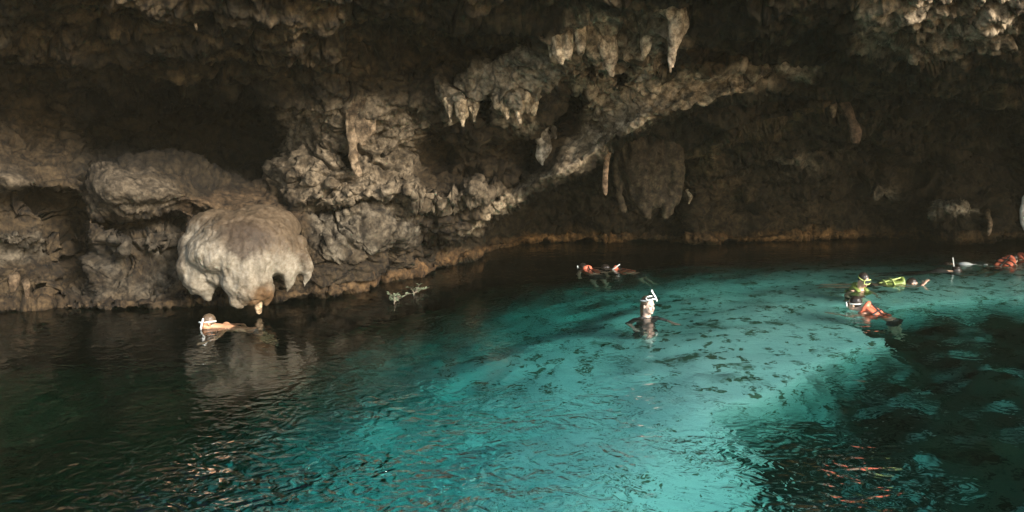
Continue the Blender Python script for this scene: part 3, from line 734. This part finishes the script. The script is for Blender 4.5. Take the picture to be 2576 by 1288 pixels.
stalactite('stalactite', [[(650, 762, 12), (650, 772, 10), (651, 783, 8)]], 'small rusty stub with a pale foot under the pale dome, nearly in the water', depth=13.35, dd=0, off=80, base=BRN, tip=(.6, .45, .3), amount=0.1, voxel=0.012, amp=0.01)

# ------------------------------------------------------------------ floating leafy twigs
M_TWIG = plain_mat('twig_bark', (0.16, 0.13, 0.09), 0.8)
M_LEAF = plain_mat('pale_leaf', (0.13, 0.15, 0.09), 0.6, 0.4)
def leafy_twig(px, py, size, n, label, seed):
    r = random.Random(seed); base = WATER(px, py); root = empty('leafy_twig', base, r.uniform(0, 6))
    tag(root, label, 'branch', 'leafy twigs floating by the shore')
    mb = MB()
    tips = []
    mb.tube([(-size * 0.6, 0, -0.03), (-size * 0.2, 0.05, 0.02), (size * 0.2, -0.03, 0.05), (size * 0.6, 0.06, 0.03)], [0.014, 0.012, 0.009, 0.004], 6)
    for k in range(n):
        x = -size * 0.55 + 1.1 * size * k / n; a = r.uniform(-1.4, 1.4); l = size * r.uniform(0.2, 0.45)
        p0 = Vector((x, 0.0, 0.03)); p1 = p0 + Vector((math.cos(a) * l * 0.5, math.sin(a) * l, r.uniform(0.0, 0.14)))
        mb.tube([p0, (p0 + p1) / 2 + Vector((0, 0, 0.02)), p1], [0.007, 0.005, 0.003], 5); tips += [p1, (p0 + p1) / 2]
    mb.build('twig', M_TWIG).parent = root
    v = []; f = []
    for p in tips:
        for q in range(3):
            a = r.uniform(0, 6.28); L_ = r.uniform(0.05, 0.11); d = Vector((math.cos(a), math.sin(a), r.uniform(-.3, .6))).normalized()
            sd = d.cross(Vector((0, 0, 1))).normalized() * L_ * 0.28
            up = Vector((0, 0, 0.012)); i = len(v)
            v += [p, p + d * L_ * .5 + sd + up, p + d * L_, p + d * L_ * .5 - sd + up]; f.append((i, i + 1, i + 2, i + 3))
    o = obj_from('leaves', v, f, M_LEAF, root, smooth=False)
leafy_twig(1002, 758, 0.42, 9, 'larger tangle of pale floating twigs and leaves near the shore', 3)
leafy_twig(1050, 738, 0.32, 8, 'smaller spiky tangle of floating twigs behind the larger one', 8)

# ------------------------------------------------------------------ swimmers
M_SKIN = plain_mat('skin', (0.52, 0.32, 0.22), 0.45, 0.08, 12)
M_SKIN2 = plain_mat('tanned_skin', (0.36, 0.185, 0.10), 0.45, 0.08, 12)
M_PALE = plain_mat('fair_skin', (0.52, 0.36, 0.28), 0.45, 0.06, 12)
M_HAIR = plain_mat('dark_wet_hair', (0.022, 0.016, 0.012), 0.35, 0.3, 60, 0.5)
M_HAIR2 = plain_mat('brown_wet_hair', (0.09, 0.06, 0.035), 0.4, 0.3, 60, 0.5)
M_ORANGE = plain_mat('orange_nylon', (0.60, 0.15, 0.08), 0.5, 0.12, 20, 0.3)
M_LIME = plain_mat('lime_nylon', (0.14, 0.19, 0.04), 0.5, 0.15, 20, 0.3)
M_BLACK = plain_mat('black_neoprene', (0.02, 0.022, 0.02), 0.5, 0.3)
M_GREYN = plain_mat('grey_neoprene', (0.06, 0.055, 0.05), 0.5, 0.3)
M_WHITE = plain_mat('white_cloth', (0.72, 0.74, 0.70), 0.6, 0.08)
M_WPLAST = plain_mat('white_plastic', (0.75, 0.76, 0.70), 0.3, 0.04)
M_LENS = plain_mat('dark_glass', (0.03, 0.04, 0.04), 0.06, 0.1)
M_LIP = plain_mat('lip', (0.40, 0.14, 0.11), 0.5, 0.1)
M_LIMEP = plain_mat('lime_plastic', (0.42, 0.50, 0.16), 0.35, 0.06)

def swimmer(px, py, head_deg, tilt, label, sink=0.0, skin=None, hair=None, hair_long=False, vest=None, suit=None, suit_mat=None,
            mask=None, snorkel=None, hp=0.0, hy=0.0, armL=None, armR=None, legs=None, roll=0.0, scale=1.0, vis_face=True, snork_dir=None):
    """body axes: x front, y left, z along the spine to the head; tilt 90 lies face down with the head towards head_deg"""
    skin = skin or M_SKIN; hair = hair or M_HAIR
    base = WATER(px, py)
    root = empty('person', (base.x, base.y, 0.0), math.radians(head_deg))
    tag(root, label, 'person')
    T_ = Matrix.Rotation(math.radians(tilt), 4, 'Y') @ Matrix.Rotation(math.radians(roll), 4, 'Z')
    off = Vector((0, 0, sink))
    def X(p): return (T_ @ Vector(p)) * scale + off
    TR = T_.to_3x3()
    HC = Vector((0.02, 0, 0.26))
    HR = Matrix.Rotation(math.radians(hy), 3, 'Z') @ Matrix.Rotation(math.radians(-hp), 3, 'Y')
    def H(p): return X(HC + HR @ Vector(p))
    HT = TR @ HR
    def torso(mb, g=0.0, low=-0.5):
        mb.ell(X((0, 0, -0.08)), [(r + g) * scale for r in (.118, .168, .19)], TR)
        mb.ell(X((0, 0, -0.28)), [(r + g) * scale for r in (.10, .135, .19)], TR)
        mb.ell(X((-.01, 0, -0.47)), [(r + g) * scale for r in (.112, .158, .13)], TR)
        for s_ in (-1, 1): mb.ell(X((0, .15 * s_, 0.01)), [(r + g) * scale for r in (.065, .07, .065)], TR)
    LEG = legs or [(0.0, -0.52), (0.06, -0.95), (-0.04, -1.35)]
    def leg(mb, s_, g=0.0, to=3):
        pts = [X((LEG[0][0], .085 * s_, LEG[0][1])), X((LEG[1][0], .12 * s_, LEG[1][1])), X((LEG[2][0], .10 * s_, LEG[2][1]))]
        mb.tube([pts[0], (pts[0] + pts[1]) / 2, pts[1]], [(.088 + g) * scale, (.075 + g) * scale, (.055 + g) * scale], 12)
        if to > 1: mb.tube([pts[1], pts[1].lerp(pts[2], .35), pts[2]], [(.054 + g) * scale, (.058 + g) * scale, (.036 + g) * scale], 12)
        if to > 2: mb.tube([pts[2], X((LEG[2][0] + .05, .11 * s_, LEG[2][1] - .06)), X((LEG[2][0] + .10, .115 * s_, LEG[2][1] - .16))], [.036 * scale, .04 * scale, .025 * scale], 10, 0.6, TR @ Vector((1, 0, 0)))
    AL = {1: armL or [(0.0, .17, .0), (.12, .42, -.08), (.34, .38, -.02)], -1: armR or [(0.0, -.17, .0), (.12, -.42, -.08), (.34, -.38, -.02)]}
    def arm(mb, s_, g=0.0, upper=False):
        a = [X(p) for p in AL[s_]]
        mb.tube([a[0], a[0].lerp(a[1], .5), a[1]], [(.052 + g) * scale, (.047 + g) * scale, (.038 + g) * scale], 12)
        if upper: return
        mb.tube([a[1], a[1].lerp(a[2], .35), a[2]], [.038 * scale, .037 * scale, .024 * scale], 12)
        d = (a[2] - a[1]).normalized(); sd = d.cross(Vector((0, 0, 1)));
        if sd.length < .1: sd = d.cross(Vector((0, 1, 0)))
        sd.normalize(); nn = sd.cross(d)
        pc = a[2] + d * .05 * scale
        mb.tube([a[2], pc, a[2] + d * .09 * scale], [.028 * scale, .040 * scale, .036 * scale], 12, .42, nn)
        for q, (o_, l_) in enumerate([(-.027, .064), (-.009, .075), (.010, .070), (.027, .055)]):
            b0 = a[2] + d * .092 * scale + sd * o_ * scale
            mb.tube([b0, b0 + (d * .55 * l_ + sd * o_ * .25 - nn * .006) * scale, b0 + (d * l_ + sd * o_ * .35 - nn * .02) * scale], [.0088 * scale, .0082 * scale, .007 * scale], 8)
        th = a[2] + (d * .03 + sd * .034 * s_) * scale
        mb.tube([th, th + (d * .03 + sd * .03 * s_) * scale, th + (d * .062 + sd * .036 * s_) * scale], [.011 * scale, .010 * scale, .008 * scale], 8)
    mb = MB(); torso(mb)
    for s_ in (-1, 1): leg(mb, s_); arm(mb, s_)
    mb.tube([X((-.01, 0, .05)), X((0, 0, .12)), H((-.02, 0, -.05))], [.075 * scale, .056 * scale, .055 * scale], 12)
    S = lambda r: [q * scale for q in r]
    mb.ell(H((-.008, 0, .03)), S((.096, .077, .098)), HT); mb.ell(H((.028, 0, -.045)), S((.068, .058, .072)), HT); mb.ell(H((.066, 0, -.092)), S((.026, .028, .022)), HT)
    mb.tube([H((.086, 0, .012)), H((.102, 0, -.012)), H((.110, 0, -.030))], S((.010, .012, .015)), 8)
    mb.ell(H((.080, 0, .028)), S((.014, .05, .012)), HT); mb.ell(H((.087, 0, -.060)), S((.011, .024, .010)), HT)
    for s_ in (-1, 1):
        mb.ell(H((.0, .079 * s_, -.008)), S((.018, .010, .031)), HT); mb.ell(H((.068, .036 * s_, -.028)), S((.02, .018, .022)), HT)
    body = mb.build('body', skin, voxel=0.0085, smooth_it=2); body.parent = root
    # face
    if vis_face:
        for s_ in (-1, 1):
            m_ = MB(); m_.ell(H((.081, .032 * s_, .008)), S((.008, .014, .006)), HT, 10, 8); m_.build('eye', M_LENS).parent = root
        m_ = MB(); m_.tube([H((.091, -.022, -.058)), H((.098, 0, -.060)), H((.091, .022, -.058))], S((.004, .006, .004)), 8); m_.build('lips', M_LIP).parent = root
    m_ = MB(); m_.ell(H((-.022, 0, .042)), S((.098, .086, .100)), HT, 22, 14)
    if hair_long:
        m_.tube([H((-.07, 0, .03)), H((-.09, 0, -.06)), X((-.09, 0, .06)), X((-.10, .02, -.06))], S((.07, .06, .05, .03)), 12, .6, HT @ Vector((1, 0, 0)))
    hr = m_.build('hair', hair, voxel=0.012, smooth_it=1, noise=lambda co: (0.006 * fbm(co, 40, 2, .6, off=3.0)).astype(np.float32)); hr.parent = root
    if suit:
        m_ = MB(); torso(m_, .009)
        for s_ in (-1, 1):
            if 'arms' in suit: arm(m_, s_, .009, True)
            if 'legs' in suit: leg(m_, s_, .008, 2)
            elif 'shorts' in suit: leg(m_, s_, .012, 1)
        g_ = m_.build('wetsuit' if 'legs' in suit else 'shirt', suit_mat or M_BLACK, voxel=0.014, smooth_it=1); g_.parent = root
    else:
        m_ = MB(); m_.ell(X((-.01, 0, -0.49)), S((.122, .168, .11)), TR)
        for s_ in (-1, 1):
            p0, p1 = X((LEG[0][0], .085 * s_, LEG[0][1])), X((LEG[1][0], .12 * s_, LEG[1][1]))
            m_.tube([p0, p0.lerp(p1, .45)], S((.098, .09)), 12)
        m_.build('swim_shorts', M_BLACK, voxel=0.014, smooth_it=1).parent = root
    if vest:
        vm = {'orange': M_ORANGE, 'lime': M_LIME}[vest]
        m_ = MB()
        for s_ in (-1, 1):
            m_.tube([X((-.115, .075 * s_, .05)), X((-.135, .082 * s_, -.08)), X((-.13, .08 * s_, -.27))], S((.060, .072, .066)), 14, .55, TR @ Vector((1, 0, 0)))
            m_.tube([X((.12, .085 * s_, .02)), X((.145, .09 * s_, -.10)), X((.135, .085 * s_, -.27))], S((.055, .070, .066)), 14, .6, TR @ Vector((1, 0, 0)))
            m_.tube([X((-.11, .08 * s_, .05)), X((-.03, .09 * s_, .10)), X((.06, .09 * s_, .09)), X((.12, .085 * s_, .03))], S((.045, .042, .042, .045)), 12, .6, TR @ Vector((0, 0, 1)))
            m_.tube([X((-.10, .14 * s_, -.12)), X((-.04, .172 * s_, -.14)), X((.04, .172 * s_, -.14)), X((.10, .14 * s_, -.12))], S((.07, .06, .06, .07)), 12, .4, TR @ Vector((0, 1, 0)))
        m_.tube([X((-.06, .10, .10)), X((-.135, .05, .115)), X((-.15, 0, .115)), X((-.135, -.05, .115)), X((-.06, -.10, .10))], S((.035, .04, .045, .04, .035)), 12)
        vo = m_.build('life_vest', vm, voxel=0.013, smooth_it=1); vo.parent = root
        m_ = MB()
        for zz in (-.07, -.20):
            ring = [X((.205 * math.cos(t), .225 * math.sin(t), zz)) for t in [2 * math.pi * k / 24 for k in range(25)]]
            ring = [X(((.185) * math.copysign(abs(math.cos(t)) ** .6, math.cos(t)), .205 * math.copysign(abs(math.sin(t)) ** .6, math.sin(t)), zz)) for t in [2 * math.pi * k / 24 for k in range(25)]]
            m_.tube(ring, .012 * scale, 8)
        m_.tube([X((-.178, 0, .10)), X((-.17, 0, -.30))], .014 * scale, 8)
        so = m_.build('strap', M_BLACK if vest == 'orange' else M_LIMEP); so.parent = vo
    if mask:
        mm = {'white': M_WPLAST, 'lime': M_LIMEP, 'black': M_BLACK, 'pink': M_WPLAST}[mask[0]]
        up = mask[1]
        MR = HR @ Matrix.Rotation(math.radians(-70 * up), 3, 'Y')
        cen = Vector((.085 - .03 * up, 0, .012 + .085 * up))
        def MX(p): return X(HC + HR @ cen + MR @ Vector(p))
        m_ = MB()
        ring = []
        for k in range(29):
            t = 2 * math.pi * k / 28; c_, s2 = math.cos(t), math.sin(t)
            ring.append(MX((.034 - .35 * abs(s2 * .07), .080 * math.copysign(abs(s2) ** .6, s2), .040 * math.copysign(abs(c_) ** .7, c_) - (.0 if abs(s2) > .3 else .004))))
        m_.tube(ring, .010 * scale, 8)
        band = [X(HC + HR @ Vector((.100 * math.cos(t) - .012, .088 * math.sin(t), .02 + .06 * up + .012 * math.cos(t)))) for t in [math.radians(55 + 250 * k / 20) for k in range(21)]]
        m_.tube(band, .010 * scale, 8)
        mo = m_.build('dive_mask', mm); mo.parent = root
        v = []; 
        for q in (0, .012):
            v += [MX((.030 - q, .068, .032)), MX((.034 - q, -.0, .034)), MX((.030 - q, -.068, .032)), MX((.026 - q, -.07, -.03)), MX((.030 - q, 0, -.022)), MX((.026 - q, .07, -.03))]
        f = [(0, 1, 2, 3, 4, 5), (11, 10, 9, 8, 7, 6)] + [(k, k + 6, (k + 1) % 6 + 6, (k + 1) % 6) for k in range(6)]
        lo = obj_from('lens', v, f, M_LENS, None, smooth=False); lo.parent = mo
    if snorkel:
        sm_, pts = snorkel
        mm = {'white': M_WPLAST, 'lime': M_LIMEP, 'black': M_BLACK}[sm_]
        m_ = MB(); q = [H(p) for p in pts]
        m_.tube(q, .0125 * scale, 10)
        so = m_.build('snorkel', mm); so.parent = root
    return root

SN_SIDE = [(.105, 0, -.062), (.115, -.05, -.07), (.07, -.10, -.06), (.02, -.105, .02), (-.01, -.105, .14), (-.03, -.10, .26)]
SN_BACK = [(.105, 0, -.062), (.10, -.07, -.07), (.03, -.105, -.02), (-.06, -.10, .06), (-.16, -.09, .13), (-.27, -.08, .17)]
ARMS_FWD = lambda s: [(0, .17 * s, 0), (.22, .30 * s, .12), (.30, .22 * s, .36)]
ARMS_SIDE = lambda s: [(0, .17 * s, 0), (.20, .40 * s, -.05), (.22, .60 * s, .05)]
LD = [(0, -.52), (.36, -.80), (.62, -1.1)]
ARMS_DOWN = lambda s: [(0, .17 * s, 0), (.05, .30 * s, -.25), (.22, .30 * s, -.42)]

swimmer(566, 822, 195, 58, 'bare shouldered swimmer in a white dive mask in front of the pale dome', sink=-0.06, skin=M_SKIN2, hair=M_HAIR2, mask=('white', 0.0),
        snorkel=('white', [(.105, 0, -.062), (.12, .06, -.06), (.10, .11, .0), (.06, .12, .08)]), hp=48, hy=28, armL=ARMS_SIDE(1), armR=ARMS_DOWN(-1), roll=-14, legs=[(0, -.52), (.30, -.80), (.55, -1.1)])
swimmer(1480, 676, 108, 62, 'swimmer in an orange life vest, the left one of the two far out', sink=-0.155, vest='orange', legs=LD, hp=-20, snorkel=('white', [(.105, 0, -.062), (.11, .06, -.05), (.05, .11, .02), (-.06, .12, .05)]), armL=ARMS_DOWN(1), armR=ARMS_DOWN(-1), vis_face=False)
swimmer(1554, 676, 150, 64, 'swimmer in orange life vest with grey snorkel slanting up, far out', sink=-0.16, vest='orange', legs=LD, hp=0, snorkel=('white', [(.105, 0, -.062), (.11, .06, -.05), (.05, .11, -.06), (-.08, .12, -.11), (-.2, .12, -.17), (-.30, .12, -.22)]), armL=ARMS_FWD(1), armR=ARMS_FWD(-1), vis_face=False)
swimmer(1626, 798, -68, 4, 'pale faced swimmer with mask and snorkel pushed up on the forehead, alone mid pool', sink=-0.09, skin=M_PALE, hair=M_HAIR2, hair_long=True, suit=['arms', 'shorts'], suit_mat=M_GREYN,
        mask=('pink', 1.0), snorkel=('white', [(.07, .10, .07), (.03, .11, .12), (-.01, .10, .17), (.0, .07, .21), (.04, .03, .225), (.07, .0, .215)]), hp=4, hy=14, armL=[(0, .17, 0), (.16, .26, -.09), (.33, .24, -.03)], armR=[(0, -.17, 0), (.02, -.30, -.18), (.2, -.32, -.22)], scale=1.08)
swimmer(2162, 730, -70, 12, 'dark haired swimmer looking down with a lime green vest collar round the neck', sink=-0.06, vest='lime', mask=('lime', 0.35), hp=-22, hy=8, armL=ARMS_DOWN(1), armR=ARMS_DOWN(-1))
swimmer(2258, 712, -8, 74, 'dark haired swimmer lying in a lime green vest, pale hand stretched right', sink=-0.09, vest='lime', hp=50, hy=-40, armL=ARMS_FWD(1), armR=[(0, -.17, 0), (.10, -.24, .22), (.0, -.16, .40)], roll=8)
swimmer(2184, 784, 140, 52, 'swimmer seen from behind in an orange life vest, nearest of the right hand group', sink=-0.06, vest='orange', hp=42, hy=0, snorkel=None, mask=('white', 0.0), armL=[(0, .17, 0), (.20, .34, .04), (.30, .36, .26)], armR=ARMS_DOWN(-1), vis_face=False, legs=LD)
swimmer(2372, 682, 5, 80, 'swimmer in a black wetsuit stretched out flat with a white tipped snorkel', sink=-0.06, suit=['arms', 'legs'], suit_mat=M_BLACK, hp=20, snorkel=('white', [(.105, 0, -.062), (.11, .06, -.05), (.05, .11, .02), (-.06, .12, .08), (-.18, .12, .12), (-.24, .12, .14)]), armL=ARMS_FWD(1), armR=ARMS_FWD(-1), vis_face=False)
swimmer(2420, 664, 172, 84, 'swimmer in a white shirt floating face down right of the black wetsuit', sink=-0.075, suit=['arms', 'shorts'], suit_mat=M_WHITE, hair=M_HAIR, hp=-15, armL=ARMS_FWD(1), armR=ARMS_FWD(-1), vis_face=False)
swimmer(2534, 664, 35, 66, 'swimmer in an orange life vest with a pale arm trailing left, near the right edge', sink=-0.03, vest='orange', hp=30, hy=0, armL=ARMS_FWD(1), armR=ARMS_DOWN(-1), vis_face=False, roll=10, legs=LD)
swimmer(2576, 652, -60, 20, 'dark haired swimmer in orange life vest with tall white snorkel, cut by the right edge', sink=-0.06, vest='orange', snorkel=('white', SN_SIDE), mask=('black', 0.0), hp=0, hy=20, armL=ARMS_DOWN(1), armR=ARMS_DOWN(-1))

# ------------------------------------------------------------------ thin haze volume added to lift the blacks
hz = bpy.data.materials.new("black_lift_haze"); hz.use_nodes = True
for n in list(hz.node_tree.nodes):
    if n.type != 'OUTPUT_MATERIAL': hz.node_tree.nodes.remove(n)
pv = hz.node_tree.nodes.new("ShaderNodeVolumePrincipled"); pv.inputs['Density'].default_value = 0.0006; pv.inputs['Color'].default_value = (0.9, 0.84, 0.56, 1)
hz.node_tree.links.new(pv.outputs[0], [n for n in hz.node_tree.nodes if n.type == 'OUTPUT_MATERIAL'][0].inputs['Volume'])
v = [(x, y, z) for z in (-15, 26) for x, y in ((-60, -20), (60, -20), (60, 60), (-60, 60))]
haze = obj_from('haze', v, [(3, 2, 1, 0), (4, 5, 6, 7), (0, 1, 5, 4), (1, 2, 6, 5), (2, 3, 7, 6), (3, 0, 4, 7)], hz, smooth=False)
tag(haze, kind='stuff')
